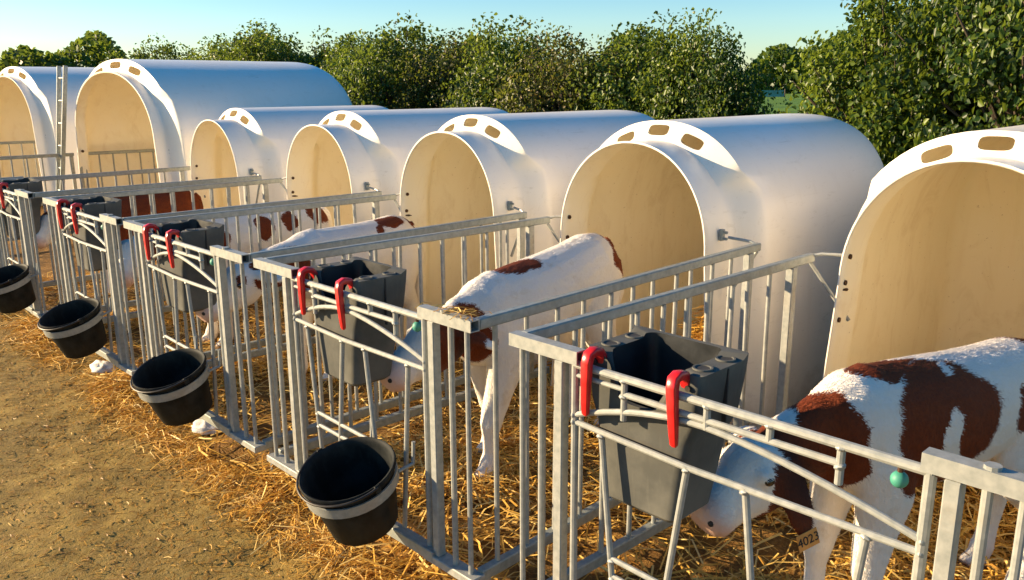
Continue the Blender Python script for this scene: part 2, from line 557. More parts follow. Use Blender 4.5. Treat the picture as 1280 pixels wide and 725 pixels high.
def hutch_shell_mesh(sx=1, sy=1, sz=1, front=1, syb=None):
    syb = syb or sy
    N = 72
    neck = arch(.53, .452, .98, 1.49, N, .95); body = arch(.64, .60, .93, 1.585, N, .84)
    front_ = arch(.64, .59, .93, 1.585, N, .92); body = arch(.64, .60, .93, 1.585, N, .80)
    body = [(y * syb / sy, z) for y, z in body]; front_ = [(y * syb / sy, z) for y, z in front_]
    n = len(neck)
    st = []
    # rim lip, neck
    X0 = 0.0; X1 = .20
    def ring(f):
        return [f(i) for i in range(n)]
    rings = []
    rings.append(ring(lambda i: Vector((X0 + .008, neck[i][0] * .988, neck[i][1] * (.993)))))
    rings.append(ring(lambda i: Vector((X0, neck[i][0] * .992, neck[i][1] * .996))))
    rings.append(ring(lambda i: Vector((X0, neck[i][0] * 1.003, neck[i][1] * 1.002))))
    rings.append(ring(lambda i: Vector((X0 + .012, neck[i][0] * 1.003, neck[i][1] * 1.002))))
    rings.append(ring(lambda i: Vector((X0 + .016, neck[i][0] * .997, neck[i][1] * .999))))
    for x in (.05, .10, .15):
        rings.append(ring(lambda i: Vector((x, neck[i][0], neck[i][1]))))
    wid = []
    for i in range(n):
        z = neck[i][1]
        k = sstep((z - 1.25) / .06)
        wid.append(.165 * (1 - k) + .055 * k)
    for j in range(0, 11):
        tau = j / 10
        def g(i):
            k = sstep((neck[i][1] - 1.25) / .06)
            b = sstep(tau) * (1 - k) + tau * k
            y = neck[i][0] * (1 - b) + front_[i][0] * b; z = neck[i][1] * (1 - b) + front_[i][1] * b
            return Vector((X1 + wid[i] * tau, y, z))
        rings.append(ring(g))
    L = 1.84; rr = .17
    xs = [.48, .6, .72, .84, .96, 1.08, 1.2, 1.32, 1.44, 1.56, L - rr]
    for x in xs:
        q = sstep((x - .40) / 1.2)
        rings.append(ring(lambda i: Vector((x, front_[i][0] * (1 - q) + body[i][0] * q, front_[i][1] * (1 - q) + body[i][1] * q))))
    M = 10
    for j in range(1, M + 1):
        a = math.pi / 2 * j / M
        s = math.cos(a) ** .75; x = L - rr + rr * math.sin(a)
        s = max(s, .02)
        def g(i):
            y, z = body[i]
            # the foot stays on the ground, the roof closes down towards the back wall
            ky = 1 - (1 - s) * .40; kz = 1 - (1 - s) * .26
            return Vector((x, y * ky, z * kz))
        rings.append(ring(g))
    # back wall closes the last ring
    mb = MB()
    for r in rings:
        for v in r:
            v.x = v.x * front if v.x < .5 else .5 * front + (v.x - .5) * sx; v.y *= sy; v.z *= sz
    mb.rings(rings, closed=False)
    last = rings[-1]
    c0 = len(mb.v) - n
    # close as strips towards a vertical middle line
    mid = len(mb.v)
    for i in range(n // 2 + 1):
        zz = last[i].z
        mb.v.append((last[i].x + .01, 0, zz * .98))
    for i in range(n // 2):
        mb.f.append((c0 + i, c0 + i + 1, mid + i + 1, mid + i))
        mb.f.append((c0 + n - 1 - i, mid + i, mid + i + 1, c0 + n - 2 - i))
    me = mb.mesh('shell', HUTCH, True, 42)
    tmp = bpy.data.objects.new('shell', me); COL.objects.link(tmp)
    so_ = tmp.modifiers.new('s', 'SOLIDIFY'); so_.thickness = .007; so_.offset = -1; so_.material_offset = 1; so_.material_offset_rim = 0
    tmp.data.materials.append(INSIDE)
    cm = MB()
    for yy, zz, an in ((.205, 1.488, 20), (0.0, 1.538, 0), (-.205, 1.488, -20)):
        ring0 = []; ring1 = []
        for k in range(20):
            th = 2 * math.pi * k / 20
            u = math.copysign(abs(math.cos(th)) ** .55, math.cos(th)) * .062; w = math.copysign(abs(math.sin(th)) ** .55, math.sin(th)) * .026
            an_r = math.radians(-an); y2 = u * math.cos(an_r) - w * math.sin(an_r); z2 = u * math.sin(an_r) + w * math.cos(an_r)
            ring0.append(Vector((.19 * front, (yy + y2) * sy, (zz + z2) * sz))); ring1.append(Vector((.36 * front, (yy + y2) * sy, (zz + z2) * sz)))
        cm.rings([ring0, ring1], True, True)
    cut = cm.build('cut', HUTCH, None, False)
    bo = tmp.modifiers.new('b', 'BOOLEAN'); bo.operation = 'DIFFERENCE'; bo.object = cut; bo.solver = 'EXACT'
    dg = bpy.context.evaluated_depsgraph_get(); dg.update()
    res = bpy.data.meshes.new_from_object(tmp.evaluated_get(dg))
    res.name = 'shell'
    bpy.data.objects.remove(tmp); bpy.data.objects.remove(cut)
    return res

SHELL = hutch_shell_mesh()
def bracket_mesh():
    b = MB(); b.box((.11, -.472, 1.045), (.135, -.452, 1.10), .003)
    b.box((.115, -.492, 1.05), (.128, -.470, 1.062), .002); b.box((.115, -.492, 1.08), (.128, -.470, 1.092), .002)
    return b.mesh('hook_bracket', WORN)
BRK = bracket_mesh()
def bolt_mesh():
    b = MB(); b.tube([(0, -.007, 0), (0, .012, 0)], .008, 8); b.tube([(0, -.011, 0), (0, -.005, 0)], .012, 6)
    return b.mesh('bolt', BOLT)
BLT = bolt_mesh()
def slot_mesh():
    b = MB(); b.tube([(.0, 0, 0), (.022, -.006, -.002), (.05, 0, -.006)], [.004, .007, .002], 6)
    return b.mesh('clip', BOLT)
CLIP = slot_mesh()

hutch_specs = [((1.65, -.645, 0), 'white fibreglass calf hutch at the right edge, brown and white calf in the doorway'),
               ((1.65, .90, 0), 'white fibreglass calf hutch whose whole long side shows, second from the right'),
               ((1.65, 2.33, 0), 'white fibreglass calf hutch with dark cracks beside its doorway, third from the right'),
               ((1.65, 3.79, 0), 'white fibreglass calf hutch fourth from the right, behind the spotted calf'),
               ((1.58, 5.36, 0), 'smallest looking white calf hutch, farthest of the small ones, beside the big hutches')]
hutches = []
for i, (loc, lab) in enumerate(hutch_specs):
    h = thing('calf_hutch', lab, 'calf hutch', loc, 0, 'row of calf hutches')
    link(bpy.data.objects.new('shell', SHELL), h)
    link(bpy.data.objects.new('hook_bracket', BRK), h)
    for z, dx in ((1.07, .05), (.96, .045), (.80, .04)):
        b = link(bpy.data.objects.new('bolt', BLT), h)
        yy = .452 + (.53 - .452) * (1 - (z / .98) ** .8) if z < .98 else .452 * math.sqrt(1 - ((z - .98) / .51) ** 2)
        b.location = (dx, yy - .004, z)
    b = link(bpy.data.objects.new('clip', CLIP), h); b.location = (.04, .448, .93)
    hutches.append(h)

def surf_crack(pts, r, parent):
    b = MB(); b.tube(pts, r, 5); return b.build('crack', DARK, parent)
hh = hutches[2]
surf_crack([(.10, -.432, 1.12), (.12, -.425, 1.145), (.145, -.415, 1.17), (.17, -.418, 1.165)], [.001, .003, .003, .001], hh)
surf_crack([(.62, -.565, 1.14), (.66, -.55, 1.18), (.70, -.53, 1.24), (.8, -.525, 1.255), (.87, -.53, 1.245)], [.001, .0025, .002, .002, .001], hh)

BIG = hutch_shell_mesh(1.5, 2.42, 1.29, .5, 2.26)
big_specs = [((1.50, 7.47, 0), 'large white group hutch behind the farthest pens, with the ladder beside its doorway'),
             ((1.50, 11.25, 0), 'large white group hutch at the far left edge, cut off by the frame')]
for loc, lab in big_specs:
    h = thing('group_hutch', lab, 'calf hutch', loc, 0, 'large group hutches')
    link(bpy.data.objects.new('shell', BIG), h)
    b = link(bpy.data.objects.new('hook_bracket', BRK), h); b.location = (.0, -.64, 0.1)
    for z in (1.07, .80):
        b = link(bpy.data.objects.new('bolt', BLT), h); b.scale = (1.4, 1.4, 1.4); b.location = (.04, 1.08, z)

# ------------------------------------------------------------------ pens
PI = math.pi
H = 1.057; ZB = .185; LP = 1.76
def side_panel(yf, yb, sgn, label, x_end=LP, group='side panels between the pens', cap_to=None, post=None, hook=None, extra=0):
    """one side panel from the front corner (0,yf) to the hutch (x_end,yb); cap_to is the y where its short front bar ends"""
    t = thing('side_panel', label, 'pen panel', (0, yf, 0), 0, group)
    dy = yb - yf
    def Y(x): return dy * x / x_end
    b = MB(); b.beam((.024, Y(.024), H - .02), (x_end, Y(x_end), H - .02), .031, .036, .004); b.build('top_rail', WORN, t)
    b = MB(); b.beam((.024, Y(.024), ZB - .02), (x_end, Y(x_end), ZB - .02), .034, .042, .004); b.build('bottom_rail', WORN, t)
    xs = [.106 + .145 * k for k in range(int((x_end - .16) / .145) + 1)]
    me = None
    for k, x in enumerate(xs):
        last = k == len(xs) - 1
        if last:
            b = MB(); b.box((x - .005, Y(x) - .0165, ZB - .001), (x + .035, Y(x) + .0165, H - .039), .003); b.build('end_post', GALV, t)
            continue
        o = None
        if me is None:
            b = MB(); b.tube([(0, 0, ZB - .002), (0, 0, H - .038)], .0092, 10); me = b.mesh('bar', GALV)
        o = link(bpy.data.objects.new('bar', me), t); o.location = (x, Y(x), 0)
        o.rotation_euler = (random.gauss(0, .007), random.gauss(0, .007), 0)
    # feet
    for x in (.06, x_end - .06):
        b = MB(); b.tube([(x, Y(x), ZB - .04), (x + random.gauss(0, .01), Y(x) + random.gauss(0, .012), -.02)], .011, 8); b.build('foot', GALV, t)
    if cap_to is not None:
        c = cap_to - yf
        lo, hi = min(0, c), max(0, c)
        e = .018
        lo2, hi2 = (lo, hi + e) if c < 0 else (lo - e, hi)
        b = MB()
        th = .004; x0, x1 = -.019, .019; z0, z1 = H - .038, H
        for (a, q) in (((x0, lo2, z1 - th), (x1, hi2, z1)), ((x0, lo2, z0), (x1, hi2, z0 + th)),
                       ((x0, lo2, z0 + th), (x0 + th, hi2, z1 - th)), ((x1 - th, lo2, z0 + th), (x1, hi2, z1 - th))):
            b.box(a, q, .0)
        b.build('front_cap', GALV, t, False)
        b = MB(); yy0 = lo2 + (.012 if c < 0 else .03); yy1 = hi2 - (.03 if c < 0 else .012)
        b.box((x0 + th, yy0, z0 + th), (x1 - th, yy1, z1 - th)); b.build('cap_shade_fill', HOLLOW, t, False)  # dark block added to stand for the shade inside the open tube
        b = MB(); b.box((-.028, min(lo2, lo2), ZB - .042), (.030, hi2, ZB - .012), .003); b.build('front_foot_bar', GALV, t)
        p = post - yf
        b = MB(); b.box((-.016, p - .016, ZB - .012), (.016, p + .016, H - .042), .003); b.build('front_post', GALV, t)
        for q in ((c * .40, .0105), (c * .08, .009)):
            b = MB(); b.tube([(0, q[0], ZB - .012), (0, q[0], H - .042)], q[1], 10); b.build('corner_bar', GALV, t)
    if hook:
        b = MB(); q = Vector(hook) - Vector((0, yf, 0)); s = Vector((x_end - .01, Y(x_end), H - .012))
        if (q - s).x < -.1:
            s = Vector((x_end - .2, Y(x_end - .2), H - .0))
        b.tube([s, s.lerp(q, .25) + Vector((0, 0, .008)), q], .007, 8); b.build('hook_rod', GALV, t)
        b = MB(); b.tube([s - Vector((0, 0, .03)), (q.x if abs((q - s).x) > .03 else s.x, q.y, .78)], .008, 8); b.build('brace', GALV, t)
    return t

# per pen: left corner, gate hinge, gate latch, right corner
pens = [(0.0, -.225, -1.155, -1.335), (1.545, 1.272, .435, .205), (3.005, 2.775, 1.955, 1.685), (4.43, 4.15, 3.372, 3.15), (5.95, 5.70, 5.085, 4.80)]
which = ['the nearest pen', 'the second pen from the right', 'the third pen from the right', 'the fourth pen from the right', 'the farthest small pen']
lefts = ['galvanised side panel with a blue sheen on its corner, left side of the nearest pen',
         'galvanised side panel in front of the third hutch, left side of the second pen',
         'galvanised side panel left of the third pen, before the spotted calf',
         'galvanised side panel in front of the dark brown calf, left side of the fourth pen',
         'galvanised side panel farthest back in the row, left side of the last small pen']
rights = ['galvanised side panel at the lower right corner, its cap beside the turquoise knob',
          'galvanised side panel with a straw topped corner, right of the white calf with brown rump',
          'galvanised side panel with blue sheen at its corner, right side of the third pen',
          'galvanised side panel right of the spotted calf, right side of the fourth pen',
          'galvanised side panel right of the dark brown calf, right side of the last small pen']
hutch_x = [1.65, 1.65, 1.65, 1.65, 1.58]
ends_L = [(1.735, -.03), (1.715, 1.50), (1.73, 2.935), (1.72, 4.437), (1.70, 5.99)]
ends_R = [(1.76, -1.335), (1.80, .262), (1.755, 1.722), (1.766, 3.155), (1.706, 4.75)]
for k, (yL, gL, gR, yR) in enumerate(pens):
    hy = hutch_specs[k][0][1]; hx = hutch_specs[k][0][0]
    side_panel(yL, ends_L[k][1], 1, lefts[k], ends_L[k][0], cap_to=gL - .02, post=gL + .05, hook=(hx + .13, hy + .45, 1.06))
    side_panel(yR, ends_R[k][1], -1, rights[k], ends_R[k][0], cap_to=gR + .015, post=gR - .045, hook=(hx + .118, hy - .50, 1.066))

BUCK = [-.9, .64, 2.13, 3.55, 4.98]
TILT = math.radians(17)
def buck_mat(cy):
    return Matrix.Translation((-.195, cy, .475)) @ Matrix.Rotation(-TILT, 4, 'Y') @ Matrix.Rotation(math.radians(4), 4, 'X')

def gate(k, label):
    yL, gL, gR, yR = pens[k]
    W = gL - gR
    t = thing('feeding_gate', label, 'gate', (0, gL, 0), 0, 'front gates of the pens')
    s = W / .93
    def Y(v): return v * s           # v measured on the nearest gate, 0 at the hinge, -.93 at the latch
    r = .0088
    zt = 1.015
    def rod(name, pts, rad=r, mat=GALV):
        b = MB(); b.tube(pts, rad, 10); return b.build(name, mat, t)
    rod('hinge_stile', [(0, -.004, ZB), (0, 0, zt + .01)], .011)
    rod('latch_stile', [(0, -W + .004, ZB), (0, -W, zt)], .012)
    rod('top_rod', [(0, 0, zt), (0, -W - .005, zt)], .0115)
    rod('middle_rod', [(0, Y(-.17), .972), (0, Y(-.75), .972)])
    pts = []
    for i in range(19):
        u = i / 18; v = -.93 * u
        z = .868 + (.955 - .868) * math.sin(math.pi * min(1, u / .86) * .5 if u < .43 else math.pi * .5 + math.pi * .5 * (u - .43) / .57) ** .9
        if u >= .43:
            w = (u - .43) / .57; z = .955 - (.955 - .865) * w ** 1.6
        else:
            w = (.43 - u) / .43; z = .955 - (.955 - .868) * w ** 1.8
        pts.append((0, Y(v), z))
    rod('arch_rod', pts)
    rod('lower_rod', [(0, 0, .848), (0, Y(-.37), .834), (0, -W, .838)])
    for v, z0, z1 in ((-.17, .90, zt), (-.42, .95, zt), (-.585, .972, zt), (-.75, .925, zt)):
        rod('connector', [(0, Y(v), z0), (0, Y(v), zt)], .009)
    rod('short_link', [(0, Y(-.0), .985), (0, Y(-.17), .985)], .007)
    for v0, v1, z1 in ((-.097, -.16, .30), (-.372, -.315, .41), (-.533, -.585, .44), (-.82, -.76, .20)):
        rod('neck_bar', [(0, Y(v0), .838), (0, Y(v1), z1)], .009)
    rod('neck_bar', [(0, Y(-.16), .30), (0, Y(-.165), ZB)], .009)
    rod('cross_rod', [(0, Y(-.145), .485), (0, Y(-.56), .475)], .008)
    rod('cross_rod', [(0, Y(-.15), .432), (0, Y(-.56), .425)], .008)
    b = MB()
    b.box((-.030, -W - .04, ZB - .035), (-.002, .03, ZB + .005), .003); b.box((-.002, -W - .04, ZB - .035), (.034, .03, ZB - .012), .003)
    b.build('threshold_rail', WORN, t)
    wb = MB()
    for v, z in ((-.17, zt), (-.42, zt), (-.585, zt), (-.75, zt), (-.17, .972), (-.75, .972), (-.097, .840), (-.372, .834), (-.533, .834), (-.82, .836), (-.145, .485), (-.15, .432)):
        if not wb.v: wb.sphere((0, 0, 0), (.013, .014, .009), 8, 6); wm = wb.mesh('weld', GALV)
        o = link(bpy.data.objects.new('weld', wm), t); o.location = (-.001, Y(v), z - .006); o.rotation_euler = (random.uniform(-.4, .4), 0, 0)
    for v, z in ((.0, .868), (.0, .848), (-.93, .865), (-.93, .838)):
        o = link(bpy.data.objects.new('weld', wm), t); o.location = (-.001, Y(v), z); o.rotation_euler = (PI / 2, 0, 0)
    rod('latch_pin', [(0, -W - .002, zt), (0, -W - .045, zt)], .0075, BOLT)
    b = MB(); b.tube([(.012, Y(-.868), 1.012), (.012, Y(-.868), .99)], .006, 8); b.build('latch_peg', BOLT, t)
    b = MB(); b.sphere((.012, Y(-.868), .973), .018, 14, 10); b.build('latch_knob', TEAL, t)
    b = MB(); b.tube([(.0, -W - .105, H - .002), (0, -W - .105, H + .008)], .016, 10); b.build('cap_screw', GALV, t)
    # ring that carries the bucket
    cy = BUCK[k] - gL
    if k > 0:
        M = buck_mat(cy)
        b = MB(); ro = .160; n = 36
        prof = [(ro, -.02), (ro + .006, -.02), (ro + .006, .018), (ro, .018)]
        rs = []
        for i in range(n + 1):
            a = 2 * math.pi * i / n
            rs.append([M @ Vector((math.cos(a) * p, math.sin(a) * p, q - .052)) for p, q in prof])
        b.rings(rs); b.build('bucket_ring', GALV, t)
        for sgn in (-1, 1):
            p = M @ Vector((.13, sgn * .105, -.055))
            rod('ring_arm', [p, (-.004, p.y + sgn * .02, p.z + .02), (.0, p.y + sgn * .02, p.z + .10)], .007)
    return t

def bucket_mesh(mode):
    n = 40
    def circ(r, z): return [Vector((r * math.cos(2 * math.pi * i / n), r * math.sin(2 * math.pi * i / n), z)) for i in range(n)]
    b = MB()
    if mode == 'body':
        b.rings([circ(.02, -.245), circ(.113, -.247), circ(.122, -.240), circ(.150, -.07), circ(.156, -.02), circ(.166, -.016), circ(.170, -.008), circ(.170, .0),
                 circ(.166, .006), circ(.160, .004), circ(.153, -.012), circ(.147, -.07), circ(.118, -.225), circ(.02, -.23)], True, True)
    elif mode == 'handle':
        pts = []
        for i in range(25):
            a = math.pi * i / 24
            pts.append((-.176 * math.sin(a) - .0, .176 * math.cos(a), .004 - .012 * math.sin(a)))
        b.tube(pts, .0045, 7)
    elif mode == 'lug':
        b.box((-.011, -.006, -.022), (.011, .005, .010), .003)
    return b
BODY = bucket_mesh('body').mesh('pail', RUBBER, True, 50); HAND = bucket_mesh('handle').mesh('wire_handle', DARK); LUG = bucket_mesh('lug').mesh('lug', RUBBER)
buck_lab = {1: 'black rubber bucket in front of the second pen, nearest and largest of the buckets', 2: 'black rubber bucket in front of the third pen, second nearest of the buckets',
            3: 'black rubber bucket in front of the fourth pen, third nearest of the buckets', 4: 'black rubber bucket cut off by the left edge of the picture'}
for k, lab in buck_lab.items():
    t = thing('bucket', lab, 'bucket', (0, 0, 0), 0, 'buckets hung on the gates')
    t.matrix_world = buck_mat(BUCK[k])
    link(bpy.data.objects.new('pail', BODY), t)
    link(bpy.data.objects.new('wire_handle', HAND), t)
    for sgn in (-1, 1):
        l = link(bpy.data.objects.new('lug', LUG), t); l.location = (0, sgn * .170, 0)

gate_lab = ['galvanised feeding gate of the nearest pen, in front of the large brown and white calf', 'galvanised feeding gate behind the nearest bucket',
            'galvanised feeding gate behind the second nearest bucket', 'galvanised feeding gate behind the third nearest bucket', 'galvanised feeding gate behind the bucket cut off at the left edge']
for k in range(5):
    gate(k, gate_lab[k])

# ------------------------------------------------------------------ milk feeders
def feeder_parts():
    # local frame: front face at x=0 looking towards -x, y across, z=0 at the bottom, top at .43
    N = 56
    def rrect(x0, x1, hy, rc, z, yc=0.0, zf=None):
        pts = []
        hx = (x1 - x0) / 2; cx = (x0 + x1) / 2
        per = [(-hx, -hy), (hx, -hy), (hx, hy), (-hx, hy)]
        m = N // 4
        cs = [(-hx + rc, -hy + rc, math.pi), (hx - rc, -hy + rc, 1.5 * math.pi), (hx - rc, hy - rc, 0), (-hx + rc, hy - rc, .5 * math.pi)]
        for q, (ax, ay, a0) in enumerate(cs):
            k = 4
            for i in range(k + 1):
                a = a0 + (math.pi / 2) * i / k
                pts.append((cx + ax + rc * math.cos(a), yc + ay + rc * math.sin(a)))
            nx_, ny_, na = cs[(q + 1) % 4]
            e0 = pts[-1]; e1 = (cx + nx_ + rc * math.cos(na), yc + ny_ + rc * math.sin(na))
            for i in range(1, m - k):
                u = i / (m - k)
                pts.append((e0[0] + (e1[0] - e0[0]) * u, e0[1] + (e1[1] - e0[1]) * u))
        return [Vector((x, y, z)) for x, y in pts]
    out = [rrect(.018, .165, .106, .02, .0), rrect(.004, .185, .122, .03, .014), rrect(.0, .20, .142, .028, .16), rrect(.0, .205, .152, .026, .235),
           rrect(.0, .218, .170, .020, .285), rrect(.0, .225, .182, .016, .40)]
    top = rrect(.0, .228, .184, .016, .43)
    inn = rrect(.014, .210, .120, .030, .43)
    dip = lambda y: .128 * sstep((.124 - abs(y)) / .07)
    for v in top:
        if v.x < .03: v.z -= dip(v.y)
        if v.x > .2: v.z += .012
    for v in inn:
        if v.x < .05: v.z -= dip(v.y) * (1 if v.x < .03 else .6)
        if v.x > .18: v.z += .012
    for v, w in zip(out[-1], top):
        v.z = min(v.z, w.z - .01)
    inn2 = rrect(.02, .20, .106, .03, .26); inn3 = rrect(.025, .16, .088, .025, .03)
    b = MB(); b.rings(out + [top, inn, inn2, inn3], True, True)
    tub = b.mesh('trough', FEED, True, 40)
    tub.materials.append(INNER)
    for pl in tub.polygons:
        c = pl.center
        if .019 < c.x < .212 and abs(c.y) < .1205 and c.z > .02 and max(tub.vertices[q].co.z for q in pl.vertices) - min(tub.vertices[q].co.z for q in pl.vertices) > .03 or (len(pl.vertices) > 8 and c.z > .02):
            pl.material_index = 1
    hk = MB()
    # hook: over the rod and down its front, flattened and tapering
    path = [(.012, 0, .385, .014, .010), (.006, 0, .412, .015, .011), (-.006, 0, .428, .015, .012), (-.030, 0, .432, .015, .012), (-.046, 0, .426, .015, .012), (-.052, 0, .405, .0145, .012), (-.0505, 0, .35, .013, .011), (-.048, 0, .29, .0115, .009), (-.046, 0, .258, .010, .007), (-.0455, 0, .252, .006, .004)]
    rs = []
    for i, (x, y, z, wy, wx) in enumerate(path):
        a = Vector(path[min(i + 1, len(path) - 1)][:3]) - Vector(path[max(0, i - 1)][:3]); a.normalize()
        nrm = Vector((a.z, 0, -a.x))
        rs.append([Vector((x, y, z)) + nrm * wx * sq(math.cos(th)) + Vector((0, 1, 0)) * wy * sq(math.sin(th)) for th in [2 * math.pi * q / 16 for q in range(16)]])
    hk.rings(rs, True, True)
    hook = hk.mesh('hook', RED, True, 50)
    cup = MB()
    n = 20
    cup.rings([[Vector((r * math.cos(2 * math.pi * i / n), r * math.sin(2 * math.pi * i / n), z)) for i in range(n)] for r, z in ((.027, 0), (.026, .004), (.021, .004), (.018, .0015))], False, False)
    cupm = cup.mesh('cup_ring', FEED)
    cd = MB(); cd.rings([[Vector((.0185 * math.cos(2 * math.pi * i / n), .0185 * math.sin(2 * math.pi * i / n), .0022)) for i in range(n)]], True); cupd = cd.mesh('cup_shade_disc', HOLLOW)  # flat dark disc painted as the shade down a cup hole
    seam = MB(); seam.box((.118, -.1865, .245), (.1225, -.174, .425)); seamm = seam.mesh('seam', HOLLOW, False)
    teat = MB(); teat.tube([(.16, 0, .05), (.205, 0, .04), (.235, 0, .03), (.245, 0, .027)], [.016, .013, .012, .006], 10); teatm = teat.mesh('teat', TEAT)
    bol = MB(); bol.tube([(-.008, 0, .0), (.006, 0, 0)], .008, 8); bolm = bol.mesh('hook_bolt', DARK)
    return tub, hook, cupm, cupd, seamm, teatm, bolm
def sq(c): return math.copysign(abs(c) ** .4, c)
FP = feeder_parts()
feed_y = [-.42, 1.045, 2.575, 3.985, 5.62]
feed_lab = ['grey plastic milk feeder with red hooks on the nearest gate, beside the large calf', 'grey plastic milk feeder with red hooks above the nearest bucket',
            'grey plastic milk feeder with red hooks above the second nearest bucket', 'grey plastic milk feeder with red hooks above the third nearest bucket', 'dark milk feeder cut off by the left edge of the picture']
for k in range(5):
    t = thing('milk_feeder', feed_lab[k], 'milk feeder', (.032, feed_y[k], .632), math.radians([0, -1, 1, 0, 0][k]), 'milk feeders on the gates')
    tub, hook, cupm, cupd, seamm, teatm, bolm = FP
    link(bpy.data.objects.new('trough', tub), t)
    link(bpy.data.objects.new('teat', teatm), t)
    link(bpy.data.objects.new('seam', seamm), t)
    for sgn in (-1, 1):
        o = link(bpy.data.objects.new('hook', hook), t); o.location = (0, sgn * .158, 0); o.rotation_euler = (math.radians(3 * sgn), 0, 0)
        o = link(bpy.data.objects.new('hook_bolt', bolm), t); o.location = (0, sgn * .150, .395)
        for x in (.06, .165):
            o = link(bpy.data.objects.new('cup_ring', cupm), t); o.location = (x, sgn * .148, .4305)
            o = link(bpy.data.objects.new('cup_shade_disc', cupd), t); o.location = (x, sgn * .148, .4300)

# ------------------------------------------------------------------ calves
def loft(mb, pts, n=16, wdir=Vector((0, 1, 0))):
    """pts: (pos, half size across, half size in the path's normal plane)"""
    rs = []
    m = len(pts)
    for i, (p, ry, rz) in enumerate(pts):
        p = Vector(p)
        t = Vector(pts[min(i + 1, m - 1)][0]) - Vector(pts[max(i - 1, 0)][0]); t.normalize()
        y = (wdir - t * wdir.dot(t)).normalized(); z = t.cross(y)
        rs.append([p + y * ry * math.cos(2 * math.pi * k / n) + z * rz * math.sin(2 * math.pi * k / n) for k in range(n)])
    mb.rings(rs, True, True)

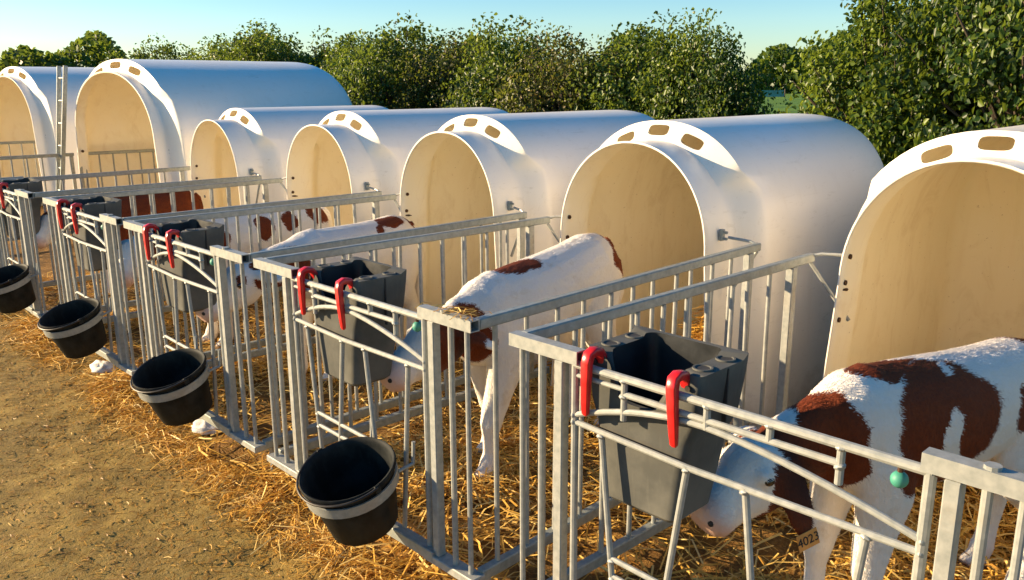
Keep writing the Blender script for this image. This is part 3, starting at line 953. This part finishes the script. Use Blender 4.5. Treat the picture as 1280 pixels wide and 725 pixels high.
def calf_body(poll, muzzle, ear_droop=-.25, slope=None, hang=None, legs=None, head_yaw_off=0.0, voxel=.0095, tail=True):
    """calf looking towards +x, feet on z=0, origin under the middle of the trunk"""
    mb = MB()
    tr = [(-.475, .75, .035, .04), (-.455, .735, .08, .09), (-.41, .725, .118, .135), (-.33, .71, .148, .165), (-.22, .695, .152, .168), (-.10, .675, .162, .182), (.02, .66, .168, .196),
          (.14, .658, .160, .198), (.25, .668, .140, .188), (.33, .664, .134, .188), (.405, .655, .108, .152), (.455, .65, .060, .085)]
    loft(mb, [((x, 0, z), ry, rz) for x, z, ry, rz in tr], 20)
    P = Vector(poll); Mz = Vector(muzzle)
    ax = (Mz - P).normalized(); Lh = (Mz - P).length
    upv = Vector((0, 0, 1)) - ax * ax.z; upv.normalize(); lat = upv.cross(ax)
    # neck
    n0 = Vector((.24, 0, .72)); n1 = Vector((.40, .25 * P.y, .5 * (.72 + P.z) - .025)); n2 = P - ax * .03 - upv * .075
    loft(mb, [(n0, .115, .15), (n0.lerp(n1, .55), .10, .145), (n1, .088, .122), (n1.lerp(n2, .5), .078, .112), (n2, .074, .100), (P + ax * .05 - upv * .075, .07, .088)], 16)
    # head
    hd = [(-.06, -.050, .055, .055), (.02, -.062, .082, .088), (.12, -.072, .094, .108), (.26, -.078, .098, .116), (.42, -.080, .088, .104), (.58, -.080, .070, .084), (.74, -.080, .062, .071), (.86, -.081, .068, .068), (.95, -.083, .064, .060), (1.01, -.086, .042, .040)]
    loft(mb, [(P + ax * (u * Lh) + upv * dz, ry, rz) for u, dz, ry, rz in hd], 18, lat)
    # nostril ridge, brow
    for sg in (-1, 1):
        e = P + ax * (.36 * Lh) + upv * (-.028) + lat * sg * .074
        mb.sphere(e, (.030, .024, .026), 10, 8)
        # ears
        b0 = P + ax * (.05 * Lh) - upv * .035 + lat * sg * .065
        out = (lat * sg * .9 + upv * ear_droop - ax * .35).normalized()
        k = 1.0
        if hang and sg == 1:
            out = (lat * .34 + Vector((-.06, 0, -.95))).normalized(); k = hang
        loft(mb, [(b0, .024, .020), (b0 + out * .045 * k, .044, .017), (b0 + out * .095 * k, .050, .014), (b0 + out * .14 * k, .038, .013), (b0 + out * .175 * k, .014, .011)], 12, (ax - out * ax.dot(out)).normalized())
        if sg == 1: ear_tip = b0 + out * .16 * k
    lg = legs or {}
    fx = lg.get('f', (0.0, 0.03)); hx = lg.get('h', (0.0, -.04))
    def fat(pts):
        return [(p, ry * (1.32 if p[2] < .45 else 1.12), rz * (1.28 if p[2] < .45 else 1.08)) for p, ry, rz in pts]
    for sg, dx in ((1, fx[0]), (-1, fx[1])):
        y = .088 * sg
        loft(mb, fat([((.26, y * .85, .70), .055, .11), ((.265, y, .58), .058, .090), ((.25 + dx * .2, y, .48), .058, .084), ((.265 + dx * .5, y, .38), .040, .052), ((.272 + dx * .8, y, .29), .036, .041),
                  ((.274 + dx * .9, y, .25), .034, .037), ((.270 + dx, y, .19), .023, .027), ((.270 + dx, y, .12), .023, .026), ((.276 + dx, y, .085), .029, .033), ((.29 + dx, y, .05), .026, .030), ((.302 + dx, y, .032), .033, .040), ((.308 + dx, y, .0), .036, .046)]), 14)
    for sg, dx in ((1, hx[0]), (-1, hx[1])):
        y = .092 * sg
        loft(mb, fat([((-.33, y * .8, .74), .06, .12), ((-.32, y, .62), .068, .135), ((-.285 + dx * .2, y * 1.08, .51), .062, .100), ((-.315 + dx * .5, y * 1.05, .42), .043, .062), ((-.375 + dx * .8, y, .35), .031, .043),
                  ((-.405 + dx, y, .30), .030, .040), ((-.398 + dx, y, .25), .026, .033), ((-.385 + dx, y, .17), .023, .026), ((-.375 + dx, y, .11), .025, .028), ((-.368 + dx, y, .085), .029, .033), ((-.355 + dx, y, .05), .026, .030), ((-.342 + dx, y, .032), .034, .041), ((-.336 + dx, y, .0), .037, .047)]), 14)
    if tail:
        loft(mb, [((-.45, 0, .80), .026, .026), ((-.49, .0, .77), .02, .02), ((-.505, .005, .68), .016, .016), ((-.505, .01, .55), .014, .014), ((-.50, .012, .44), .022, .022), ((-.495, .012, .36), .026, .026), ((-.49, .012, .30), .012, .012)], 10)
    me = mb.mesh('body', COAT, False)
    tmp = bpy.data.objects.new('t', me); COL.objects.link(tmp)
    rm = tmp.modifiers.new('r', 'REMESH'); rm.mode = 'VOXEL'; rm.voxel_size = voxel; rm.use_smooth_shade = True
    sm = tmp.modifiers.new('s', 'SMOOTH'); sm.factor = .5; sm.iterations = 6
    dg = bpy.context.evaluated_depsgraph_get(); dg.update()
    res = bpy.data.meshes.new_from_object(tmp.evaluated_get(dg)); bpy.data.objects.remove(tmp)
    res.materials.clear(); res.materials.append(COAT)
    if slope:
        for v in res.vertices:
            x, y, z = v.co
            v.co.z += (slope[0] - slope[1] * x) * min(1, max(0, z / .62)) * (1 - sstep((x - .40) / .12))
    fr = dict(tip=ear_tip, P=P, ax=ax, up=upv, lat=lat, L=Lh)
    return res, fr

def paint(me, fr, patches, darks=(), muzzle_pink=True):
    n = len(me.vertices); co = np.empty(n * 3, np.float32); me.vertices.foreach_get('co', co); co = co.reshape(-1, 3)
    w = co.copy()
    for a, f in ((0, 9.), (1, 13.), (2, 11.)):
        w[:, a] += .018 * np.sin(co[:, (a + 1) % 3] * f * 2 + a) + .010 * np.sin(co[:, (a + 2) % 3] * f * 5 + 1.3 * a)
    P, ax, up, lat, L = fr['P'], fr['ax'], fr['up'], fr['lat'], fr['L']
    B = np.array([ax, lat, up]); hc = (w - np.array(P)) @ B.T      # head frame: along, left, up
    val = np.full(n, 0.0)
    for ptc in patches:
        kind, c, r = ptc[0], np.array(ptc[1]), np.array(ptc[2]); sgn = ptc[3] if len(ptc) > 3 else 1
        q = hc / np.array([L, 1, 1]) if kind == 'h' else w
        d = np.sqrt((((q - c) / r) ** 2).sum(1))
        f = np.clip(1.5 - d, 0, 1)
        val = np.maximum(val, f) if sgn > 0 else np.minimum(val, 1 - f)
    point_attr(me, 'patch', val)
    u = hc[:, 0] / L
    near = (np.abs(hc[:, 1]) < .12) & (hc[:, 2] > -.16) & (hc[:, 2] < .08)
    pink = np.clip((u - .80) / .14, 0, 1) * near * (1 if muzzle_pink else .3)
    point_attr(me, 'pink', pink * .75)
    point_attr(me, 'hoof', np.clip((.045 - co[:, 2]) / .012, 0, 1))
    dk = np.zeros(n)
    for c, r in darks:
        q = hc / np.array([L, 1, 1]); dk = np.maximum(dk, np.clip(1.4 - np.sqrt((((q - np.array(c)) / np.array(r)) ** 2).sum(1)), 0, 1))
    point_attr(me, 'dark', dk)

def fur_mesh(me, count, seed):
    """short hair lying back along the body, one thin blade per hair, carrying the coat's attributes"""
    r = np.random.default_rng(seed)
    me.calc_loop_triangles()
    nv = len(me.vertices); co = np.empty(nv * 3, np.float32); me.vertices.foreach_get('co', co); co = co.reshape(-1, 3)
    nl = len(me.loop_triangles); ti = np.empty(nl * 3, np.int32); me.loop_triangles.foreach_get('vertices', ti); ti = ti.reshape(-1, 3)
    A, B, C = co[ti[:, 0]], co[ti[:, 1]], co[ti[:, 2]]
    cr = np.cross(B - A, C - A); ar = np.linalg.norm(cr, axis=1) / 2; nr = cr / (2 * ar[:, None] + 1e-12)
    k = r.choice(nl, count, p=ar / ar.sum())
    u = r.uniform(0, 1, (count, 2)); fl = u.sum(1) > 1; u[fl] = 1 - u[fl]
    p = A[k] + (B - A)[k] * u[:, :1] + (C - A)[k] * u[:, 1:]
    n = nr[k]
    flow = np.array([-.75, 0, -.55]) + r.normal(0, .22, (count, 3))
    flow = flow - n * (flow * n).sum(1)[:, None]; flow /= np.linalg.norm(flow, axis=1)[:, None] + 1e-9
    L = r.uniform(.008, .019, count); low = p[:, 2] < .30; L[low] *= .6; L[p[:, 2] < .06] *= .2
    W = r.uniform(.0009, .0018, count)
    side = np.cross(n, flow)
    tip = p + flow * (L * .93)[:, None] + n * (L * r.uniform(.04, .17, count))[:, None]
    v = np.stack([p + side * W[:, None], p - side * W[:, None], tip], 1).reshape(-1, 3)
    fm = np_mesh('fur', v, np.arange(count * 3).reshape(-1, 3), FUR, True)
    nn = n + flow * .22 + r.normal(0, .05, (count, 3)); nn /= np.linalg.norm(nn, axis=1)[:, None]
    fm.normals_split_custom_set_from_vertices(np.repeat(nn, 3, axis=0).tolist())
    for nm in ('patch', 'pink', 'hoof', 'dark'):
        a = np.empty(nv, np.float32); me.attributes[nm].data.foreach_get('value', a)
        val = a[ti[k, 0]]
        point_attr(fm, nm, np.repeat(val, 3))
    return fm

def calf(loc, heading, poll, muzzle, label, patches, darks=(), scale=1.0, group='calves in the pens', fur=40000, **kw):
    me, fr = calf_body(poll, muzzle, **kw)
    paint(me, fr, patches, darks)
    t = thing('calf', label, 'calf', loc, heading, group)
    t.scale = (scale,) * 3
    link(bpy.data.objects.new('body', me), t)
    o = link(bpy.data.objects.new('fur', fur_mesh(me, fur, 5)), t); o['kind'] = 'stuff'
    P, ax, up, lat, L = fr['P'], fr['ax'], fr['up'], fr['lat'], fr['L']
    for sg in (-1, 1):
        b = MB(); b.sphere(P + ax * (.37 * L) - up * .033 + lat * sg * .0905, (.016, .010, .013), 12, 8); b.build('eye', EYE, t)
        b = MB(); b.sphere(P + ax * (.985 * L) - up * .062 + lat * sg * .040, (.010, .010, .010), 10, 6); b.build('nostril', INK, t)
    return t, fr

PI = math.pi
# headings: pi means the calf looks towards -x, at the gates
NEAR, near_fr = calf((1.032, -.812, .05), 2.754, (.60, -.01, .69), (.865, .026, .565),
     'large brown and white calf with white face, lowering its head beside the nearest feeder',
     [('b', (.10, .10, .73), (.20, .15, .15)), ('b', (.15, .12, .60), (.135, .14, .11)), ('b', (.24, .0, .865), (.15, .07, .04)),
      ('b', (.47, .05, .64), (.105, .18, .17)), ('h', (-.05, 0, -.07), (.19, .14, .13)), ('h', (.22, .07, -.12), (.27, .08, .11)), ('h', (.48, .03, -.20), (.30, .12, .065)), ('h', (.10, .14, -.22), (.45, .12, .19)),
      ('b', (-.20, .16, .69), (.05, .07, .08)), ('b', (-.36, -.02, .86), (.09, .09, .06)), ('b', (.10, .17, .645), (.032, .08, .09), -1), ('b', (.075, .05, .86), (.03, .06, .03), -1)],
     darks=[((.12, .06, -.09), (.30, .12, .12))], ear_droop=-.45, legs={'f': (.02, .05), 'h': (0, -.05)}, scale=1.04, hang=1.3, fur=110000)
calf((1.08, .975, .05), 3.144, (.53, .02, .725), (.84, .0, .585),
     'mostly white calf with brown rump and back patches, reaching for the second feeder',
     [('b', (-.43, .07, .82), (.09, .12, .13)), ('b', (.15, .0, .86), (.10, .09, .05)), ('b', (.53, .09, .59), (.16, .13, .17)), ('h', (.15, .07, -.11), (.30, .08, .12)),
      ('b', (-.5, 0, .62), (.04, .05, .2))], darks=[((.1, .06, -.1), (.2, .06, .08))], ear_droop=-.5, legs={'f': (.09, -.08), 'h': (-.02, .05)}, scale=1.08, slope=(.02, .13), fur=70000)
calf((1.13, 2.58, .05), 3.24, (.66, -.02, .735), (.97, -.03, .585),
     'white calf with brown patch behind the eye, in the third pen from the right',
     [('b', (-.42, .04, .83), (.07, .09, .08)), ('b', (-.20, .05, .86), (.11, .07, .05)), ('b', (-.12, .09, .80), (.03, .05, .04)), ('b', (.47, .08, .64), (.10, .12, .15)), ('h', (.02, .06, -.08), (.22, .06, .08)), ('h', (.35, .085, -.03), (.09, .03, .03))],
     ear_droop=-.35, legs={'f': (-.03, .05), 'h': (.03, -.03)}, scale=1.06)
calf((1.05, 3.60, .05), 3.05, (.683, -.10, .721), (.89, .08, .57),
     'white calf with round brown spots on its flank, in the fourth pen from the right',
     [('b', (-.36, .08, .82), (.09, .14, .12)), ('b', (-.15, .14, .75), (.055, .09, .075)), ('b', (.02, .14, .75), (.06, .09, .085)), ('b', (.28, .12, .68), (.05, .09, .08)), ('b', (.50, .08, .64), (.12, .12, .14)), ('h', (.05, .06, -.08), (.2, .08, .1))],
     ear_droop=-.4, scale=1.08)
calf((1.02, 5.52, .05), 3.16, (.66, -.06, .78), (.90, .0, .586),
     'dark red brown calf with a white face, in the farthest small pen',
     [('b', (0, 0, .66), (.62, .4, .42)), ('b', (.45, 0, .66), (.2, .2, .2)), ('h', (.05, 0, -.05), (.30, .2, .2)), ('h', (.75, 0, -.05), (.36, .1, .12), -1)],
     ear_droop=-.2)

# orange ear tag of the nearest calf
def ear_tag(t, fr):
    b = MB(); b.box((-.034, -.0015, -.024), (.034, .0015, .024), .001)
    e = b.build('ear_tag', TAG, t)
    P, ax, up, lat, L = fr['P'], fr['ax'], fr['up'], fr['lat'], fr['L']
    return e
TAGO = ear_tag(NEAR, near_fr)
TAGO.location = near_fr['tip'] + Vector((.0, .014, -.012))
TAGO.rotation_euler = (math.radians(-8), math.radians(-14), PI)
cu = bpy.data.curves.new('number', 'FONT'); cu.body = '4023'; cu.size = .036; cu.align_x = 'CENTER'; cu.align_y = 'CENTER'; cu.extrude = .0004
tx = bpy.data.objects.new('t', cu); COL.objects.link(tx)
dg = bpy.context.evaluated_depsgraph_get(); dg.update()
tm = bpy.data.meshes.new_from_object(tx.evaluated_get(dg)); bpy.data.objects.remove(tx)
tm.materials.clear(); tm.materials.append(INK)
tn = link(bpy.data.objects.new('number', tm), TAGO); tn.location = (0, -.0025, 0); tn.rotation_euler = (PI / 2, 0, 0)

# ------------------------------------------------------------------ fences of the large pens, ladder, lime
def far_panel(y0, x0, x1, label, dy=0.0, drop=0.0):
    t = thing('side_panel', label, 'pen panel', (x0, y0, 0), 0, 'fences of the group hutches')
    L = x1 - x0
    b = MB(); b.beam((0, 0, H - .02), (L, dy, H - .02 - drop), .034, .036, .004); b.build('top_rail', WORN, t)
    b = MB(); b.beam((0, 0, ZB - .02), (L, dy, ZB - .02), .034, .036, .004); b.build('bottom_rail', WORN, t)
    me = None
    k = 0
    while .08 + .15 * k < L:
        if me is None:
            b = MB(); b.tube([(0, 0, ZB), (0, 0, H - .036)], .0092, 8); me = b.mesh('bar', GALV)
        o = link(bpy.data.objects.new('bar', me), t); x = .08 + .15 * k; o.location = (x, dy * x / L, -drop * x / L if False else 0); k += 1
    for x in (.02, L - .03):
        b = MB(); b.box((x - .015, dy * x / L - .0165, -.02), (x + .02, dy * x / L + .0165, H - .039), .003); b.build('end_post', GALV, t)
    return t
far_panel(8.6, .3, 1.46, 'galvanised fence panel left of the ladder, between the two large hutches')
far_panel(8.62, 1.50, 2.47, 'galvanised fence panel right of the ladder, along the large hutch doorway', -.06)
far_panel(11.6, 1.0, 2.3, 'galvanised fence panel farthest back at the left edge of the picture', -.2)
far_panel(6.10, -.3, .3, 'short galvanised fence panel at the left edge, beside the farthest small pen')

t = thing('ladder', 'narrow grey metal ladder leaning between the two large hutches', 'ladder', (1.18, 8.58, 0))
for sg in (-1, 1):
    b = MB(); b.beam((0, sg * .05, 0.0), (.30, .10 + sg * .11, 2.0), .02, .045, .003, up=(1, 0, 0)); b.build('rail', WORN, t)
for k in range(8):
    u = .08 + k * .122; w = .05 + .06 * u
    b = MB(); b.tube([(.30 * u, .10 * u - w, 2.0 * u), (.30 * u, .10 * u + w, 2.0 * u)], .012, 8); b.build('rung', WORN, t)

def lump(loc, s, seed, label):
    r = np.random.default_rng(seed); b = MB()
    b.sphere((0, 0, 0), (s, s * 1.5, s * .45), 18, 10)
    b.v = [tuple(Vector(v) * (1 + .25 * math.sin(v[0] * 90 + seed) * math.sin(v[1] * 70 + 2 * seed) + r.uniform(-.12, .12))) for v in b.v]
    o = b.build('lime_heap', LIME, None, True, 60); o.location = loc
    tag(o, label, 'lime heap', 'spilled white lime')
lump((.06, 2.40, .03), .06, 1, 'small white heap of lime right of the second nearest bucket')
lump((.02, 3.79, .03), .07, 2, 'small white heap of lime between the second and third nearest buckets')
lump((.17, 5.43, .03), .06, 3, 'small white heap of lime under the gate left of the third bucket')

# ------------------------------------------------------------------ hedge and trees
def crown_mesh(name, mat, n, rad, leaf, seed, clumps=70):
    r = np.random.default_rng(seed)
    # clump centres scattered in the outer part of a lumpy ellipsoid
    d = r.normal(0, 1, (clumps, 3)); d /= np.linalg.norm(d, axis=1)[:, None]
    rr = r.uniform(.45, 1.0, clumps) ** .6
    cc = d * rr[:, None] * np.array(rad)
    k = r.integers(0, clumps, n)
    cs = r.uniform(.10, .24, clumps) * np.mean(rad)
    q3 = r.normal(0, 1, (n, 3)); q3 /= np.linalg.norm(q3, axis=1)[:, None]
    p = cc[k] + q3 * (r.uniform(0, 1, n) ** .45 * cs[k] * 1.35)[:, None]
    nrm = d[k] * .8 + r.normal(0, .7, (n, 3)); nrm[:, 2] += .25; nrm /= np.linalg.norm(nrm, axis=1)[:, None]
    t = np.cross(nrm, r.normal(0, 1, (n, 3))); t /= np.linalg.norm(t, axis=1)[:, None]
    t[:, 2] -= .25; t /= np.linalg.norm(t, axis=1)[:, None]
    s = np.cross(nrm, t); s /= np.linalg.norm(s, axis=1)[:, None]
    L = r.uniform(.45, 1.35, n)[:, None] * leaf; W = L * .34
    fold = nrm * W * .45
    base = p - t * L * .5; tip = p + t * L * .5 - nrm * L * .10
    v = np.stack([base, p - t * L * .15 + s * W + fold, p + t * L * .2 + s * W * .8 + fold, tip, p + t * L * .2 - s * W * .8 + fold, p - t * L * .15 - s * W + fold], 1).reshape(-1, 3)
    b = np.arange(n)[:, None] * 6
    f = np.concatenate([b + np.array([0, 1, 2, 3]), b + np.array([0, 3, 4, 5])], 1).reshape(-1, 4)
    me = np_mesh(name, v, f, mat)
    ct = r.uniform(.15, .75, clumps)
    tint = np.clip(ct[k] + r.normal(0, .16, n), 0, 1)
    face_attr(me, 'tint', np.repeat(tint, 2))
    tb = MB()
    for c_, s_ in zip(cc, cs):
        b0 = Vector(c_) * .25 + Vector((0, 0, -.35 * rad[2])); e0 = Vector(c_) * (1 + .5 * s_)
        tb.tube([b0, b0.lerp(e0, .55) + Vector((0, 0, .05)), e0], [.014, .009, .003], 4)
    return me, tb.mesh('branches', BARK)

CROWNS = [crown_mesh('crown', LEAF_A, 34000, (.85, 1.0, 1.15), .046, 11, 190), crown_mesh('crown', LEAF_A, 34000, (.9, 1.1, 1.0), .044, 12, 190), crown_mesh('crown', LEAF_B, 30000, (.85, 1.0, 1.1), .042, 13, 190)]
def trunk_mesh():
    b = MB()
    b.tube([(0, 0, -.1), (.02, .01, .6), (-.03, .03, 1.2), (.0, .0, 1.9)], [.07, .055, .045, .02], 9)
    r = random.Random(5)
    for i in range(7):
        a = r.uniform(0, 6.28); z = r.uniform(.5, 1.4); L = r.uniform(.5, .9)
        b.tube([(0, 0, z), (math.cos(a) * L * .5, math.sin(a) * L * .5, z + .3), (math.cos(a) * L, math.sin(a) * L, z + .75)], [.03, .02, .006], 7)
    return b.mesh('trunk', BARK)
TRK = trunk_mesh()

def shrub(x, y, zc, s, kind, label, name='hedge_shrub', cat='shrub', group='hedge shrubs behind the hutches'):
    t = thing(name, label, cat, (x, y, 0), random.uniform(0, 6.28), group)
    o = link(bpy.data.objects.new('branches', CROWNS[kind][1]), t); o.location = (0, 0, zc); o.scale = s
    o = link(bpy.data.objects.new('crown', CROWNS[kind][0]), t); o.location = (0, 0, zc); o.scale = s
    q = link(bpy.data.objects.new('trunk', TRK), t); q.scale = (s[0], s[1], max(.8, (zc + .3 * s[2]) / 1.7))
    return t
# right of the gap: tall and close
shrub(5.30, 1.05, 1.25, (1.0, .78, 1.1), 0, 'sunlit green shrub just right of the gap to the meadow, behind the long hutch', )
shrub(5.15, .05, 1.55, (1.0, .95, 1.35), 1, 'tall green shrub with large leaves above the right edge hutch')
shrub(5.6, -.95, 1.65, (1.1, 1.0, 1.4), 0, 'tall green shrub at the right edge behind the cut off hutch')
shrub(6.3, .55, 1.6, (1.0, .85, 1.5), 1, 'dark green shrub rising behind the sunlit shrub right of the gap')
# left of the gap, running away along the backs of the hutches
lab = ['round green shrub just left of the gap to the meadow', 'green shrub second left of the gap to the meadow', 'russet and green shrub behind the second hutch roof',
       'green shrub between two russet shrubs above the second hutch', 'russet shrub above the third hutch roof', 'dark green shrub above the third hutch roof, left of the russet one',
       'green shrub above the fourth hutch roof', 'dark green shrub at the right end of the big hutch roof', 'green shrub behind the big hutch roof', 'small looking green shrub above the ladder',
       'far green shrub above the left big hutch', 'farthest green shrub at the left edge of the hedge']
ys = [3.22, 4.05, 4.95, 5.9, 6.9, 7.9, 9.0, 10.2, 11.5, 12.9, 14.5, 16.3]
kinds = [0, 1, 2, 0, 2, 1, 0, 1, 0, 1, 0, 1]
for i, y in enumerate(ys):
    k = 1 + .03 * i
    shrub(5.75 + .25 * math.sin(i * 2.1), y, 1.12 + .10 * math.sin(i * 1.7), (.95 * k, (.66 if i == 0 else .98) * k, (1.05 + .07 * math.sin(i * 2.9)) * k), kinds[i], lab[i])

t = thing('netting_fence', 'distant teal netting fence across the meadow, seen through the gap in the hedge', 'fence', (110, 92, -.06), math.radians(130))
b = MB(); b.box((-30, -.03, .1), (30, .03, 1.15)); b.build('netting', POND, t, False)
for k in range(13):
    b = MB(); b.tube([(-30 + 5 * k, .06, -.3), (-30 + 5 * k, .06, 1.35)], .09, 8); b.build('post', BARK, t)
# wooded skyline beyond the meadow
N = 70000
ang = rng.uniform(-.35, 1.95, N); rad = rng.uniform(215, 240, N); zz = rng.uniform(0, 1, N) ** .8 * (9 + 4 * np.sin(ang * 31) + 2.5 * np.sin(ang * 77))
pc = np.stack([rad * np.cos(ang), rad * np.sin(ang), zz], -1)
a1 = rng.normal(0, 1, (N, 3)); a1 /= np.linalg.norm(a1, axis=1)[:, None]; a2 = np.cross(a1, rng.normal(0, 1, (N, 3))); a2 /= np.linalg.norm(a2, axis=1)[:, None]
vv = np.stack([pc - a1 * .8, pc + a2 * .5, pc + a1 * .8, pc - a2 * .5], 1).reshape(-1, 3)
me = np_mesh('distant_wood', vv, np.arange(N * 4).reshape(-1, 4), LEAF_A)
face_attr(me, 'tint', rng.uniform(.1, .8, N))
tag(link(bpy.data.objects.new('distant_wood', me)), 'far wood beyond the meadow behind the hedge', 'wood', kind='stuff')
